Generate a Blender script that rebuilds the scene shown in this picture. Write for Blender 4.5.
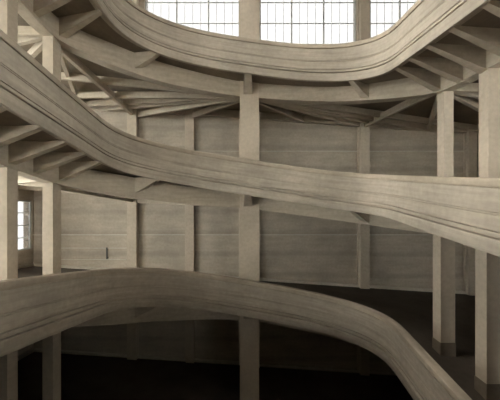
import bpy, bmesh, math, random
import numpy as np
random.seed(4)
for o in list(bpy.data.objects): bpy.data.objects.remove(o, do_unlink=True)
scene = bpy.context.scene
COL = scene.collection

# ---------------------------------------------------------------- camera, light, exposure
F_PX, XC, YH = 283.04, 253.94, 211.27            # a level wide-angle lens with a little shift
cam_d = bpy.data.cameras.new('camera'); cam = bpy.data.objects.new('camera', cam_d); COL.objects.link(cam)
cam.location = (0, 0, 0); cam.rotation_euler = (math.pi/2, 0, 0)
cam_d.sensor_fit = 'HORIZONTAL'; cam_d.sensor_width = 36.0
cam_d.lens = F_PX/500*36.0
cam_d.shift_x = (250-XC)/500; cam_d.shift_y = -(200-YH)/500
cam_d.clip_start = 0.02; cam_d.clip_end = 200
scene.camera = cam

w = bpy.data.worlds.new('overcast_sky'); scene.world = w; w.use_nodes = True
bg = w.node_tree.nodes['Background']; bg.inputs[0].default_value = (1.0, 0.975, 0.94, 1); bg.inputs[1].default_value = 18.0

sd = bpy.data.lights.new('hazy_sun', 'SUN'); sd.energy = 26.0; sd.angle = math.radians(24); sd.color = (1.0, 0.95, 0.86)
so = bpy.data.objects.new('hazy_sun', sd); COL.objects.link(so)
from mathutils import Vector
so.rotation_euler = Vector((0.64, -0.05, -0.77)).to_track_quat('-Z', 'Y').to_euler()

scene.view_settings.view_transform = 'Standard'; scene.view_settings.look = 'None'
scene.view_settings.gamma = 1.0; scene.view_settings.use_curve_mapping = False
scene.view_settings.exposure = 0.0

# ---------------------------------------------------------------- materials
def concrete(name, base, var=0.16, rough=0.85, streak=14.0, stain=0.25, bump=0.15, boards=0.0, uv=False):
    m = bpy.data.materials.new(name); m.use_nodes = True
    nt = m.node_tree; N = nt.nodes; Lk = nt.links
    b = N['Principled BSDF']; b.inputs['Roughness'].default_value = rough
    b.inputs['Specular IOR Level'].default_value = 0.25
    tc = N.new('ShaderNodeTexCoord')
    mp = N.new('ShaderNodeMapping'); mp.inputs['Scale'].default_value = (0.7, 0.7, streak)
    Lk.new(tc.outputs['UV' if uv else 'Object'], mp.inputs['Vector'])
    if uv: mp.inputs['Scale'].default_value = (.5, streak, 1)
    n1 = N.new('ShaderNodeTexNoise'); n1.inputs['Scale'].default_value = 1.6; n1.inputs['Detail'].default_value = 6
    Lk.new(mp.outputs[0], n1.inputs['Vector'])
    n2 = N.new('ShaderNodeTexNoise'); n2.inputs['Scale'].default_value = 0.55; n2.inputs['Detail'].default_value = 5
    n2.inputs['Roughness'].default_value = 0.6
    Lk.new(tc.outputs['Object'], n2.inputs['Vector'])
    n3 = N.new('ShaderNodeTexNoise'); n3.inputs['Scale'].default_value = 9; n3.inputs['Detail'].default_value = 6
    Lk.new(tc.outputs['Object'], n3.inputs['Vector'])
    r1 = N.new('ShaderNodeMapRange'); r1.inputs['From Min'].default_value = .3; r1.inputs['From Max'].default_value = .7
    r1.inputs['To Min'].default_value = 1-var; r1.inputs['To Max'].default_value = 1+var*.6
    Lk.new(n1.outputs['Fac'], r1.inputs['Value'])
    r2 = N.new('ShaderNodeMapRange'); r2.inputs['From Min'].default_value = .32; r2.inputs['From Max'].default_value = .62
    r2.inputs['To Min'].default_value = 1-stain; r2.inputs['To Max'].default_value = 1.05
    Lk.new(n2.outputs['Fac'], r2.inputs['Value'])
    r3 = N.new('ShaderNodeMapRange'); r3.inputs['From Min'].default_value = .3; r3.inputs['From Max'].default_value = .7
    r3.inputs['To Min'].default_value = .92; r3.inputs['To Max'].default_value = 1.06
    Lk.new(n3.outputs['Fac'], r3.inputs['Value'])
    a = N.new('ShaderNodeMath'); a.operation = 'MULTIPLY'; Lk.new(r1.outputs[0], a.inputs[0]); Lk.new(r2.outputs[0], a.inputs[1])
    c = N.new('ShaderNodeMath'); c.operation = 'MULTIPLY'; Lk.new(a.outputs[0], c.inputs[0]); Lk.new(r3.outputs[0], c.inputs[1])
    fin = c.outputs[0]
    if boards:
        wv = N.new('ShaderNodeTexWave'); wv.bands_direction = 'Z'; wv.inputs['Scale'].default_value = boards
        wv.inputs['Distortion'].default_value = 1.2; wv.inputs['Detail'].default_value = 2; wv.inputs['Detail Scale'].default_value = .6
        Lk.new(tc.outputs['Object'], wv.inputs['Vector'])
        rw = N.new('ShaderNodeMapRange'); rw.inputs['From Min'].default_value = 0; rw.inputs['From Max'].default_value = .22
        rw.inputs['To Min'].default_value = .86; rw.inputs['To Max'].default_value = 1.0
        Lk.new(wv.outputs['Fac'], rw.inputs['Value'])
        d = N.new('ShaderNodeMath'); d.operation = 'MULTIPLY'; Lk.new(fin, d.inputs[0]); Lk.new(rw.outputs[0], d.inputs[1])
        fin = d.outputs[0]
    vm = N.new('ShaderNodeVectorMath'); vm.operation = 'SCALE'; vm.inputs[0].default_value = base
    Lk.new(fin, vm.inputs['Scale']); Lk.new(vm.outputs[0], b.inputs['Base Color'])
    bp = N.new('ShaderNodeBump'); bp.inputs['Strength'].default_value = bump; bp.inputs['Distance'].default_value = .02
    Lk.new(c.outputs[0], bp.inputs['Height']); Lk.new(bp.outputs[0], b.inputs['Normal'])
    return m
def plain(name, base, rough=.6, metal=0.0):
    m = bpy.data.materials.new(name); m.use_nodes = True; b = m.node_tree.nodes['Principled BSDF']
    N = m.node_tree.nodes; n = N.new('ShaderNodeTexNoise'); n.inputs['Scale'].default_value = 7; n.inputs['Detail'].default_value = 4
    r = N.new('ShaderNodeMapRange'); r.inputs['To Min'].default_value = .8; r.inputs['To Max'].default_value = 1.15
    v = N.new('ShaderNodeVectorMath'); v.operation = 'SCALE'; v.inputs[0].default_value = base
    L = m.node_tree.links; L.new(n.outputs['Fac'], r.inputs['Value']); L.new(r.outputs[0], v.inputs['Scale']); L.new(v.outputs[0], b.inputs['Base Color'])
    b.inputs['Roughness'].default_value = rough; b.inputs['Metallic'].default_value = metal
    return m
def glass(name, tint):
    m = bpy.data.materials.new(name); m.use_nodes = True; nt = m.node_tree; N = nt.nodes
    N.remove(N['Principled BSDF']); out = N['Material Output']
    t = N.new('ShaderNodeBsdfTransparent'); t.inputs[0].default_value = (*tint, 1)
    g = N.new('ShaderNodeBsdfGlossy'); g.inputs['Roughness'].default_value = .08
    mx = N.new('ShaderNodeMixShader'); mx.inputs[0].default_value = .05
    nt.links.new(t.outputs[0], mx.inputs[1]); nt.links.new(g.outputs[0], mx.inputs[2])
    nt.links.new(mx.outputs[0], out.inputs[0]); return m
M = {}
M['parapet'] = concrete('board_marked_concrete', (.475, .415, .335), var=.15, streak=7, stain=.24, uv=True)
M['coping'] = concrete('weathered_coping_concrete', (.47, .40, .31), var=.15, streak=5, stain=.28, uv=True)
M['beam'] = concrete('beam_concrete', (.50, .43, .335), var=.12, streak=6, stain=.2)
M['deck'] = concrete('shaded_soffit_concrete', (.23, .185, .135), var=.14, streak=1, stain=.25)  # shade between the ribs is put into this darker colour
M['road'] = concrete('worn_asphalt', (.10, .08, .06), var=.2, streak=1, stain=.3, rough=.7)
M['column'] = concrete('column_concrete', (.55, .47, .37), var=.08, streak=.5, stain=.16)
M['plinth'] = concrete('dark_plinth_concrete', (.21, .172, .13), var=.2, streak=1, stain=.3)  # darker band round the foot of each pillar
M['wall'] = concrete('wall_plaster', (.50, .435, .35), var=.09, streak=4, stain=.2, boards=.3)
M['pilaster'] = concrete('pilaster_concrete', (.55, .475, .375), var=.08, streak=.6, stain=.15)
M['trim'] = concrete('kerb_concrete', (.60, .55, .46), var=.1, streak=1, stain=.2)
M['frame'] = plain('window_frame_paint', (.52, .53, .50), .5)
M['iron'] = plain('rusty_iron', (.09, .085, .075), .6, .3)
M['glass'] = glass('window_glass', (.95, .97, .96)); M['dimmed_glass'] = glass('dimmed_window_glass', (.255, .258, .26)); M['sky_glass'] = glass('skylight_glass', (.305, .305, .305))  # the two dark tints only dim the strong sky through their panes

# ---------------------------------------------------------------- mesh helpers
def build(name, bm, mat, parent=None, smooth=False, bevel=0):
    if bevel:
        bmesh.ops.bevel(bm, geom=[e for e in bm.edges if e.calc_face_angle(0) > .6], offset=bevel, segments=2, affect='EDGES', profile=.5)
    bmesh.ops.recalc_face_normals(bm, faces=bm.faces)
    me = bpy.data.meshes.new(name); bm.to_mesh(me); bm.free()
    if smooth:
        me.polygons.foreach_set('use_smooth', [True]*len(me.polygons))
        me.set_sharp_from_angle(angle=math.radians(28))
    mats = mat if isinstance(mat, (list, tuple)) else [mat]
    for m in mats: me.materials.append(m)
    o = bpy.data.objects.new(name, me); COL.objects.link(o)
    if parent: o.parent = parent
    return o
def thing(name, label, cat, group=None, loc=(0, 0, 0)):
    o = bpy.data.objects.new(name, None); COL.objects.link(o); o.empty_display_size = .2
    o.location = loc; o['label'] = label; o['category'] = cat; o['kind'] = 'thing'
    if group: o['group'] = group
    return o
def struct(o, label=None, cat=None):
    o['kind'] = 'structure'
    if label: o['label'] = label
    if cat: o['category'] = cat
    return o
def box(bm, x0, x1, y0, y1, z0, z1):
    v = [bm.verts.new((x, y, z)) for z in (z0, z1) for x, y in ((x0, y0), (x1, y0), (x1, y1), (x0, y1))]
    for f in ((0, 3, 2, 1), (4, 5, 6, 7), (0, 1, 5, 4), (1, 2, 6, 5), (2, 3, 7, 6), (3, 0, 4, 7)):
        bm.faces.new([v[i] for i in f])
def hull8(bm, a, b):
    """frustum between two 4-point loops"""
    va = [bm.verts.new(p) for p in a]; vb = [bm.verts.new(p) for p in b]
    bm.faces.new(va[::-1]); bm.faces.new(vb)
    for i in range(4): bm.faces.new((va[i], va[(i+1) % 4], vb[(i+1) % 4], vb[i]))
def loft(bm, rings, closed=False, caps=True):
    R = [[bm.verts.new(p) for p in r] for r in rings]; n = len(R[0])
    for i in range(len(R)-(0 if closed else 1)):
        a, b = R[i], R[(i+1) % len(R)]
        for j in range(n): bm.faces.new((a[j], a[(j+1) % n], b[(j+1) % n], b[j]))
    if caps and not closed: bm.faces.new(R[0][::-1]); bm.faces.new(R[-1])

# ---------------------------------------------------------------- plan of the ramp
PITCH = 4.2; Z0 = 1.763; HB = 1.243; FLOOR_DROP = 0.95; SOFFIT_DROP = 1.17
WX, WYB, WYN = 10.9, 14.0, -5.0                  # faces of the outer walls
def half_plan(a, rx, ry):
    t = np.linspace(0, math.pi/2, 60); e = .809; D = 9.7716; tl = -.0311*(1 if a > 0 else -1)
    sg = 1 if a > 0 else -1; a = abs(a)
    far = [(0, D)] + list(zip(a-rx+rx*np.sin(t)**e, D-ry+ry*np.cos(t)**e))
    near = list(zip(a-3.4+3.4*np.cos(t)**e, 1.5-2.0*np.sin(t)**e)) + [(0, -.5)]
    pts = np.array(far+near); pts[:, 1] += tl*pts[:, 0]*np.clip((pts[:, 1]+.5)/3, 0, 1); pts[:, 0] *= sg
    return pts
PR = half_plan(3.914, 3.90, 1.95); PL = half_plan(-4.214, 3.733, 2.222)
def arc(P): return np.r_[0, np.cumsum(np.hypot(*np.diff(P, axis=0).T))]
AR, AL = arc(PR), arc(PL)
SR, SL = AR[-1], AL[-1]
def plan_raw(s):
    if s >= 0: return np.array((np.interp(s, AR, PR[:, 0]), np.interp(s, AR, PR[:, 1])))
    return np.array((np.interp(-s, AL, PL[:, 0]), np.interp(-s, AL, PL[:, 1])))
def wrap(s):
    while s > SR: s -= SR+SL
    while s < -SL: s += SR+SL
    return s
def plan(s):
    return sum(plan_raw(wrap(s+d))*w_ for d, w_ in ((-.12, .25), (0, .5), (.12, .25)))
def normal(s):
    p, q = plan(wrap(s-.2)), plan(wrap(s+.2)); t = (q-p)/np.hypot(*(q-p))
    return np.array((-t[1], t[0]))                # away from the well
def ztop(s):                                      # height of the parapet top, middle turn
    f = lambda u: -.1618*u + .0022*u*u/100 + .1432*u**3/1000
    if abs(s) <= 9: return Z0+f(s)
    if s > 0: return Z0 + f(9)+(s-9)/(SR-9)*(-PITCH/2-f(9))
    return Z0 + f(-9)+(-9-s)/(SL-9)*(PITCH/2-f(-9))
def sm(x): x = min(1, max(0, x)); return x*x*(3-2*x)
RING_KEYS = {-1: ([0, 2.2, 3.7, 4.9, 6.3], [(-.1, 10.82), (-3.0, 10.2), (-4.72, 9.25), (-5.84, 8.25), (-5.93, 6.8)], [1.67, 1.80, 1.82, 1.74, 1.74]),
             1: ([0, 2.2, 3.6, 4.9, 6.4], [(-.1, 10.82), (2.75, 10.25), (4.45, 9.32), (5.55, 8.35), (5.62, 6.75)], [1.67, 1.69, 1.73, 1.68, 1.60])}
def hermite(ks, vs, u):
    i = max(0, min(len(ks)-2, int(np.searchsorted(ks, u))-1)); v = [np.array(q, float) for q in vs]
    def tang(k):
        if k == 0: return np.array((1.0 if v[1][0] > 0 else -1.0, -.12 if v[1][0] > 0 else -.02))*1.3 if v[0].ndim else (v[1]-v[0])/(ks[1]-ks[0])
        if k == len(ks)-1: return (v[-1]-v[-2])/(ks[-1]-ks[-2])
        return (v[k+1]-v[k-1])/(ks[k+1]-ks[k-1])
    h = ks[i+1]-ks[i]; t = (u-ks[i])/h
    return (2*t**3-3*t*t+1)*v[i]+(t**3-2*t*t+t)*h*tang(i)+(-2*t**3+3*t*t)*v[i+1]+(t**3-t*t)*h*tang(i+1)
def ring(s):
    side = -1 if s < 0 else 1; ks, ps, hs = RING_KEYS[side]; end = SR if s > 0 else SL; u = abs(s)
    if u <= ks[-1]: return hermite(ks, ps, u)
    p = plan(s); n = normal(s); b = 1.70 if u < end-5 else 1.70-.5*sm((u-end+5)/5)
    q = p+n*b
    f = sm((u-ks[-1])/1.5)
    return q*f + np.array((ps[-1][0], q[1]+(ps[-1][1]-(plan(side*ks[-1])+normal(side*ks[-1])*b)[1])))*(1-f)
def ring_drop(s):
    side = -1 if s < 0 else 1; ks, ps, hs = RING_KEYS[side]; return float(np.interp(abs(s), ks, hs))
def ring_s_for_y(y, side):
    us = np.linspace(3, 9.5, 200); ys = [ring(side*u)[1] for u in us]
    return side*float(np.interp(y, ys[::-1], us[::-1]))
SC = 4.4
def outer(s):
    end = SR if s > 0 else SL; u = abs(s); g = 1 if s > 0 else -1
    if u <= SC: return np.array((g*WX*u/SC, WYB))
    if u >= end-SC: return np.array((g*WX*(end-u)/SC, WYN))
    return np.array((g*WX, WYB+(WYN-WYB)*(u-SC)/(end-2*SC)))
S_OF = lambda: None
svals = sorted(set([round(-SL+i*(SL-SC)/46, 4) for i in range(47)] + [round(-SC+i*SC/30, 4) for i in range(31)] +
                   [round(i*SC/30, 4) for i in range(31)] + [round(SC+i*(SR-SC)/46, 4) for i in range(47)]))
# lookup of the ramp parameter at a plan point outside the ring
LUT_P, LUT_S = [], []
for s in np.linspace(-SL, SR, 500):
    r, o_ = ring(s), outer(s)
    for t in np.linspace(0, 1, 40): LUT_P.append(r*(1-t)+o_*t); LUT_S.append(s)
LUT_P = np.array(LUT_P); LUT_S = np.array(LUT_S)
def s_at(x, y):
    d = ((LUT_P-np.array((x, y)))**2).sum(1); i = np.argsort(d)[:4]; w_ = 1/(d[i]+1e-4)
    return float((LUT_S[i]*w_).sum()/w_.sum())

# parapet section: (distance from the void face, height below the top)
PROFILE = [(.03, -HB), (-.035, -HB), (-.045, -HB+.02), (-.045, -1.0), (-.035, -.99), (.05, -.985), (.05, -.945), (-.025, -.94),
           (-.025, -.885), (-.02, -.88), (.035, -.878), (.035, -.854), (-.014, -.85),
           (-.012, -.61), (-.01, -.605), (.014, -.603), (.014, -.588), (-.006, -.586), (-.006, -.565), (.016, -.563), (.016, -.548), (.0, -.545),
           (.0, -.165)]
COPING = [(.03, -.168), (.03, -.138), (-.012, -.135), (-.018, -.045), (-.01, -.012), (.015, .0), (.18, .0), (.225, -.015), (.235, -.05), (.23, -.13), (.2, -.14), (.2, -.168)]
PROFILE += [(.2, -.165), (.2, -SOFFIT_DROP-.012), (.1, -SOFFIT_DROP-.012)]

def sweep(prof, off):
    bm = bmesh.new(); rings = []; acc = 0; last = None; us = []
    for s in svals:
        p, n, z = plan(s), normal(s), ztop(s)+off
        if last is not None: acc += float(np.hypot(*(p-last)))
        last = p; us.append(acc)
        rings.append([(p[0]+n[0]*a, p[1]+n[1]*a, z+h) for a, h in prof])
    vs = np.r_[0, np.cumsum(np.hypot(*np.diff(np.array(prof), axis=0).T))]; m = len(prof)
    loft(bm, rings); bm.verts.index_update(); lay = bm.loops.layers.uv.new('UVMap')
    for f in bm.faces:
        for l in f.loops: i = l.vert.index; l[lay].uv = (us[i//m]+off*3, vs[i % m])
    return bm

BR_Y = [(7.9, 8.36), (7.22, 7.55), (6.48, 6.77), (5.7, 5.98), (4.87, 5.17), (4.1, 4.4)]          # where cantilever brackets meet the parapet
def s_for_y(y, side):
    P, A = (PR, AR) if side > 0 else (PL, AL); k = len(P)//2
    ys = P[::-1, 1]; return side*float(np.interp(y, ys, A[::-1]))
COLY = [8.3, 6.85, 5.4]
COLS = [(-.17, 10.82, .72, .44)]
def colx(side): return 5.62 if side > 0 else -5.87

def rib_targets(g):
    """(start, end, height of the start, height of the end) of each rib, heights from the eye in the middle turn"""
    c0 = (-.2, 10.85); L = []; E = lambda x, y: ztop(s_at(x, y))-SOFFIT_DROP-.30
    ends = [(-3.12, WYB, .36), (-5.92, WYB, .42), (-7.7, WYB, .74), (-9.6, WYB, .92), (-WX, 13.0, 1.02), (-WX, 10.8, 1.2)] if g < 0 else \
           [(2.5, WYB, .16), (5.38, WYB, -.08), (7.2, WYB, None), (9.0, WYB, None), (WX, 13.4, None)]
    for x, y, z in ends: L.append((c0, (x, y), .12, E(x, y) if z is None else z))
    a = (-5.9, 8.3) if g < 0 else (5.6, 8.4); px = -5.92 if g < 0 else 5.38
    L.append((a, (px, WYB), .66 if g < 0 else -.62, .44 if g < 0 else -.10))
    zr = lambda p, s_: ztop(s_)-1.62
    for e in ((g*8.6, WYB), (g*WX, 12.2), (g*WX, 10.2), (g*WX, 8.7)): L.append((a, e, zr(a, 4.9*g), E(*e)))
    b = (-5.93, 6.8) if g < 0 else (5.62, 6.75)
    for e in ((g*WX, 7.8), (g*WX, 6.7), (g*WX, 5.8)): L.append((b, e, zr(b, 6.4*g), E(*e)))
    c = (-5.93, 5.35) if g < 0 else (5.62, 5.3)
    for e in ((g*WX, 4.8), (g*WX, 3.8)): L.append((c, e, zr(c, 7.8*g), E(*e)))
    return L
RIBS = rib_targets(-1)+rib_targets(1)+[((-.2, 10.85), (-.2, WYB), .12, .22)]

def bracket(off, tip, root, s, width=.2, depth=.50):
    bm = bmesh.new(); tip = np.array(tip); root = np.array(root); d = (root-tip)/np.hypot(*(root-tip)); n = np.array((-d[1], d[0]))
    zs = [ztop(s)+off-SOFFIT_DROP+.03]*2; st = []
    rings = []
    for t in (0, .5, 1.0):
        p = tip*(1-t)+root*t; w_ = width*(.6+.45*t)/2; z1 = zs[0]; z0 = z1-.10-(depth-.02)*t
        if t == 0: z0 = z1-.09
        a, b = p+n*w_, p-n*w_
        rings.append([(a[0], a[1], z0), (b[0], b[1], z0), (b[0], b[1], z1), (a[0], a[1], z1)])
    loft(bm, rings); return bm
def rib_mesh(off, a, b, za, zb):
    bm = bmesh.new(); a = np.array(a, float); b = np.array(b, float); d = (b-a)/np.hypot(*(b-a)); n = np.array((-d[1], d[0]))*.065
    rings = []; K = 10
    for i in range(K+1):
        t = i/K; p = a*(1-t)+b*t
        soff = ztop(s_at(*p))-SOFFIT_DROP
        z0 = min(za*(1-t)+zb*t, soff-.12)
        z1 = max(z0+.15, min(soff+.12, z0+.25))
        l, r = p+n, p-n
        rings.append([(l[0], l[1], z0+off), (r[0], r[1], z0+off), (r[0], r[1], z1+off), (l[0], l[1], z1+off)])
    loft(bm, rings); return bm

def make_rail(off, root):
    par = build('parapet', sweep(PROFILE, off), M['parapet'], root, True)
    build('coping', sweep(COPING, off), M['coping'], par, True)
def make_turn(off, label, rail=True):
    root = thing('ramp', label, 'ramp', 'turns of the spiral ramp')
    if rail: make_rail(off, root)
    # slab and roadway
    bm = bmesh.new(); bt = bmesh.new(); rt, rb, rr = [], [], []
    for s in svals:
        p, n, r, o_ = plan(s), normal(s), ring(s), outer(s); z = ztop(s)+off
        st = [p+n*.14, p+n*.6, r] + [r*(1-t)+o_*t for t in (.2, .4, .6, .8, 1.0)]
        up = [(q[0], q[1], z-FLOOR_DROP-.01) for q in st]; dn = [(q[0], q[1], z-(SOFFIT_DROP if i < 2 else SOFFIT_DROP-.07)) for i, q in enumerate(st)]
        rt.append(up+dn[::-1])
        st[0] = p+n*.2
        rr.append([(q[0], q[1], z-FLOOR_DROP) for q in st]+[(q[0], q[1], z-FLOOR_DROP-.03) for q in st[::-1]])
    loft(bm, rt); loft(bt, rr)
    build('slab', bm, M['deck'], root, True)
    build('roadway', bt, M['road'], root, False)
    # kerb along the outer wall
    bm = bmesh.new(); rings = []
    for s in svals:
        if abs(s) > 9.5: continue
        o_, z = outer(s), ztop(s)+off
        c = o_*1.0; i_ = o_.copy(); i_[1] = min(i_[1], WYB-.14); i_[0] = max(-WX+.14, min(WX-.14, i_[0]))
        rings.append([(i_[0], i_[1], z-FLOOR_DROP-.02), (c[0], c[1], z-FLOOR_DROP-.02), (c[0], c[1], z-FLOOR_DROP+.12), (i_[0], i_[1], z-FLOOR_DROP+.12)])
    loft(bm, rings); build('kerb', bm, M['trim'], root)
    bm = bmesh.new(); rings = []
    for s in svals:
        if abs(s) > 9.5: continue
        o_, z = outer(s), ztop(s)+off-SOFFIT_DROP
        i_ = o_.copy(); i_[1] = min(i_[1], WYB-.2); i_[0] = max(-WX+.2, min(WX-.2, i_[0]))
        rings.append([(i_[0], i_[1], z-.28), (o_[0], o_[1], z-.28), (o_[0], o_[1], z+.08), (i_[0], i_[1], z+.08)])
    loft(bm, rings); build('wall_beam', bm, M['beam'], root)
    if not rail:
        return root
    # ring beam on the columns
    bm = bmesh.new(); rings = []
    for s in svals:
        r, n, z = ring(s), normal(s), ztop(s)+off; h = ring_drop(s)
        i_, o_ = r-n*.17, r+n*.17
        rings.append([(i_[0], i_[1], z-h), (o_[0], o_[1], z-h), (o_[0], o_[1], z-SOFFIT_DROP+.04), (i_[0], i_[1], z-SOFFIT_DROP+.04)])
    loft(bm, rings); build('ring_beam', bm, M['beam'], root, True)
    # cantilever brackets
    spots = [(-.2, -.1, .36)]
    for sd_ in (-1, 1):
        spots.append((3.2*sd_, 3.12*sd_, .26))
        for y, yr in BR_Y: spots.append((s_for_y(y, sd_), ring_s_for_y(yr, sd_), .2))
    for s, sr, wd in spots:
        build('bracket', bracket(off, plan(s)+normal(s)*.06, ring(sr), s, wd), M['beam'], root)
    for rb_ in RIBS: build('rib', rib_mesh(off, *rb_), M['beam'], root)
    return root

# ---------------------------------------------------------------- building shell
def wall_plane(axis, pos, thick, u0, u1, z0, z1, holes):
    """wall normal to an axis with rectangular openings; pos is the face towards the room"""
    us = sorted(set([u0, u1]+[h[0] for h in holes]+[h[1] for h in holes])); zs = sorted(set([z0, z1]+[h[2] for h in holes]+[h[3] for h in holes]))
    bm = bmesh.new()
    def hole(u, z): return any(h[0] < u < h[1] and h[2] < z < h[3] for h in holes)
    solid = {(i, j): not hole((us[i]+us[i+1])/2, (zs[j]+zs[j+1])/2) for i in range(len(us)-1) for j in range(len(zs)-1)}
    V = {}
    def vert(i, j, k):
        if (i, j, k) not in V:
            c = (us[i], pos+thick*k, zs[j]) if axis == 'y' else (pos+thick*k, us[i], zs[j]); V[i, j, k] = bm.verts.new(c)
        return V[i, j, k]
    for (i, j), sld in solid.items():
        if not sld: continue
        for k in (0, 1): bm.faces.new([vert(a, b, k) for a, b in ((i, j), (i+1, j), (i+1, j+1), (i, j+1))])
        for di, dj, e in ((-1, 0, ((i, j), (i, j+1))), (1, 0, ((i+1, j), (i+1, j+1))), (0, -1, ((i, j), (i+1, j))), (0, 1, ((i, j+1), (i+1, j+1)))):
            if not solid.get((i+di, j+dj), False):
                (a, b), (c, d) = e; bm.faces.new((vert(a, b, 0), vert(c, d, 0), vert(c, d, 1), vert(a, b, 1)))
    return bm
ZLO, ZHI = -12.0, 11.9
TOPWIN = [(-5.42, -.68), (.28, 5.07), (5.74, 10.3)]
TZ0, TZ1 = 6.23, 11.43
SIDEWIN = [(12.8, 13.93), (7.4, 10.2), (4.2, 7.0), (.5, 3.3), (-3.6, -.5)]
LZ = [(-1.85, .52), (2.6, 4.9), (7.4, 10.4)]
def side_z(k): return LZ if k == 0 else [(-1.5, 1.45), (2.9, 5.6), (7.4, 10.6)]
struct(build('wall_back', wall_plane('y', WYB, .45, -WX-.45, WX+.45, ZLO, ZHI, [(a, b, TZ0, TZ1) for a, b in TOPWIN]), M['wall']),
       'streaked beige plaster wall at the back behind the ramps', 'wall')
struct(build('wall_left', wall_plane('x', -WX, -.45, WYN, WYB, ZLO, ZHI, [(a, b, z0, z1) for k, (a, b) in enumerate(SIDEWIN) for z0, z1 in side_z(k)]), M['wall']),
       'beige side wall with a tall window at far left', 'wall')
FILLWIN_RIGHT = [(-3.6, -.5), (.5, 3.3), (4.2, 6.6)]  # unseen windows added to brighten the left parapet faces
RZ = [(.9, 3.3), (5.4, 7.6)]
FILLWIN_FRONT = [(-9.5, -6.0), (6.0, 9.5)]  # unseen windows added behind the camera as fill for galleries and pillars
def front_z(a): return [(-3.3, -1.7)] if a > 0 else [(-.3, 1.9), (3.6, 5.9)]
struct(build('wall_right', wall_plane('x', WX, .45, WYN, WYB, ZLO, ZHI, [(a, b, z0, z1) for a, b in FILLWIN_RIGHT for z0, z1 in RZ]), M['wall']))
struct(build('wall_front', wall_plane('y', WYN, -.45, -WX-.45, WX+.45, ZLO, ZHI, [(a, b, z0, z1) for a, b in FILLWIN_FRONT for z0, z1 in front_z(a)]), M['wall']))
bm = bmesh.new(); box(bm, -WX-.45, WX+.45, WYN-.45, WYB+.45, ZLO-.3, ZLO); struct(build('floor', bm, M['road']))

wn = [0]
def window(axis, pos, u0, u1, z0, z1, nv, nh, sub, label, gl='glass'):
    wn[0] += 1
    root = bpy.data.objects.new('window_%d' % wn[0], None); COL.objects.link(root); struct(root, label, 'window')
    out = -1 if pos < 0 else 1
    def bx(bm, a0, a1, d0, d1, b0, b1):
        p0, p1 = sorted((pos+out*d0, pos+out*d1))
        if axis == 'y': box(bm, a0, a1, p0, p1, b0, b1)
        else: box(bm, p0, p1, a0, a1, b0, b1)
    f = bmesh.new(); t = .06
    bx(f, u0, u1, .06, .14, z0, z0+t); bx(f, u0, u1, .06, .14, z1-t, z1); bx(f, u0, u0+t, .06, .14, z0+t, z1-t); bx(f, u1-t, u1, .06, .14, z0+t, z1-t)
    for i in range(1, nv):
        u = u0+(u1-u0)*i/nv; bx(f, u-.03, u+.03, .065, .135, z0+t, z1-t)
    build('frame', f, M['frame'], root)
    g = bmesh.new()
    for i in range(1, nh):
        z = z0+(z1-z0)*i/nh; bx(g, u0+t, u1-t, .08, .115, z-.016, z+.016)
    for i in range(1, nv*sub):
        if i % sub == 0: continue
        u = u0+(u1-u0)*i/(nv*sub); bx(g, u-.008, u+.008, .09, .11, z0+t, z1-t)
    build('glazing_bars', g, M['frame'], root)
    p = bmesh.new(); bx(p, u0+.03, u1-.03, .122, .128, z0+.03, z1-.03); build('pane', p, M[gl], root)
names = ['bright gridded window at top left of the centre column', 'bright gridded window at top centre, right of the centre column', 'bright gridded window at top right beyond the upper ramp']
for (a, b), nm in zip(TOPWIN, names): window('y', WYB, a, b, TZ0, TZ1, 3, 5, 4, nm, 'dimmed_glass')
for k, (a, b) in enumerate(SIDEWIN):
    for j, (z0, z1) in enumerate(side_z(k)):
        window('x', -WX, a, b, z0, z1, 1 if k == 0 else 2, 4, 1, 'tall narrow white window in the far left corner under the middle ramp' if (k, j) == (0, 0) else None, 'dimmed_glass' if (k, j) == (0, 0) else 'glass')

for a, b in FILLWIN_RIGHT:
    for z0, z1 in RZ: window('x', WX, a, b, z0, z1, 2, 4, 1, None)
for a, b in FILLWIN_FRONT:
    for z0, z1 in front_z(a): window('y', WYN, a, b, z0, z1, 3, 4, 1, None)
SK = (-9.6, .8, -1.0, 9.6)                       # unseen skylight, extended left of the well to light the right pillars
bm = bmesh.new(); X0, X1, Y0, Y1 = -WX-.45, WX+.45, WYN-.45, WYB+.45
for b in ((X0, SK[0], Y0, Y1), (SK[1], X1, Y0, Y1), (SK[0], SK[1], Y0, SK[2]), (SK[0], SK[1], SK[3], Y1)): box(bm, *b, ZHI, ZHI+.25)
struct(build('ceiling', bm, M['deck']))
sky = bpy.data.objects.new('skylight', None); COL.objects.link(sky); struct(sky)
bm = bmesh.new()
for i in range(7):
    x = SK[0]+(SK[1]-SK[0])*i/6; box(bm, x-.04, x+.04, SK[2], SK[3], ZHI+.05, ZHI+.2)
for i in range(7):
    y = SK[2]+(SK[3]-SK[2])*i/6; box(bm, SK[0], SK[1], y-.03, y+.03, ZHI+.08, ZHI+.18)
build('frame', bm, M['frame'], sky)
bm = bmesh.new(); box(bm, SK[0], SK[1], SK[2], SK[3], ZHI+.21, ZHI+.216); build('pane', bm, M['sky_glass'], sky)
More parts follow.
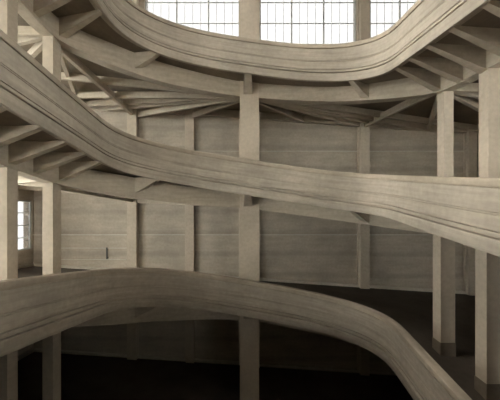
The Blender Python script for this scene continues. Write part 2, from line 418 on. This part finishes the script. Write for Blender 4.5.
# wall pilasters
PIL = [(-5.92, .46, .30, ZHI, 'wide pilaster on the back wall, left end of the narrow dark bay'),
       (-3.12, .40, .24, 5.4, 'narrow pilaster on the back wall just left of the centre column'),
       (-.2, .95, .25, ZHI, 'pilaster on the back wall directly behind the centre column'),
       (5.38, .44, .30, ZHI, 'pilaster on the back wall midway between centre column and right columns'),
       (10.62, .4, .28, ZHI, 'pilaster on the back wall seen between the two right columns')]
for x, wd, dp, zt, lab in PIL:
    r = thing('pilaster', lab, 'pilaster', 'pilasters of the back wall', (x, WYB, ZLO))
    bm = bmesh.new(); box(bm, -wd/2, wd/2, -dp, .0, 0, zt-ZLO); build('shaft', bm, M['pilaster'], r, bevel=.02)
    bm = bmesh.new(); box(bm, -wd/2-.07, -wd/2, -dp*.45, 0, 0, zt-ZLO); build('edge_strip', bm, M['pilaster'], r)

# string courses on the plaster
TR = [(-10.9, 10.9, -1.16, .05), (-10.9, 10.9, 2.96, .05), (-10.3, -6.3, -1.82, .04), (-10.3, -6.3, -2.38, .04)]
for k, (a, b, z, h) in enumerate(TR):
    bm = bmesh.new(); box(bm, a, b, WYB-.05, WYB, z-h/2, z+h/2); struct(build('trim_%d' % (k+1), bm, M['trim']))

# columns carrying the ring beams
def floor_z(x, y, k): return ztop(s_at(x, y))+k*PITCH-FLOOR_DROP
def column(x, y, wx, wy, label, upper=None):
    r = thing('pillar', label, 'pillar', 'concrete pillars carrying the ramp', (x, y, ZLO))
    bm = bmesh.new(); zm = floor_z(x, y, 0)-ZLO-.1
    box(bm, -wx/2, wx/2, -wy/2, wy/2, 0, zm if upper else 11.0-ZLO)
    if upper: ux, uy, uw, ud = upper; box(bm, ux-x-uw/2, ux-x+uw/2, uy-y-ud/2, uy-y+ud/2, zm, 11.0-ZLO)
    build('shaft', bm, M['column'], r, bevel=.03)
    for k in (-1, 0, 1):
        z = floor_z(x*1.04, y+(.25 if abs(x) < 1 else 0), k)-ZLO; bm = bmesh.new()
        cx, cy, w_, d_ = (upper[0]-x, upper[1]-y, upper[2], upper[3]) if upper and k >= 0 else (0, 0, wx, wy)
        box(bm, cx-w_/2-.012, cx+w_/2+.012, cy-d_/2-.012, cy+d_/2+.012, z-.1, z+.38)
        build('plinth', bm, M['plinth'], r, bevel=.02)['label'] = 'dark plinth'
column(*COLS[0], 'wide central concrete pillar facing the camera')
column(-5.91, 8.28, .30, .34, 'square concrete pillar at left, nearer the centre of the two')
column(-5.95, 6.79, .32, .30, 'square concrete pillar at the far left edge of the photo')
column(-5.93, 5.35, .32, .34, 'left-hand concrete pillar nearest the camera')
column(5.62, 8.38, .42, .36, 'square concrete pillar at right, farther of the two with dark base', (5.68, 8.4, .28, .30))
column(5.62, 6.75, .42, .34, 'square concrete pillar at the far right edge of the photo', (5.65, 6.76, .34, .28))
column(5.62, 5.3, .42, .34, 'right-hand concrete pillar nearest the camera')

# ---------------------------------------------------------------- the spiral ramp
make_turn(PITCH, 'upper concrete ramp turn curving like a bowl below the bright windows')
make_turn(0, 'middle concrete ramp turn sloping down from upper left to right')
make_turn(-PITCH, 'lower concrete ramp turn arching across the bottom of the photo')
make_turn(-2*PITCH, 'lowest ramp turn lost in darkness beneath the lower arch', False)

# small detail on the pale wall
t = thing('wall_bar', 'short dark vertical bar on pale wall panel at left', 'bar', None, (-7.25, WYB, -2.35))
bm = bmesh.new(); box(bm, -.035, .035, -.06, -.02, 0, .56); build('rod', bm, M['iron'], t, bevel=.01)
bm = bmesh.new(); box(bm, -.05, .05, -.03, 0.0, .02, .10); box(bm, -.05, .05, -.03, 0.0, .46, .54); build('mount', bm, M['iron'], t)
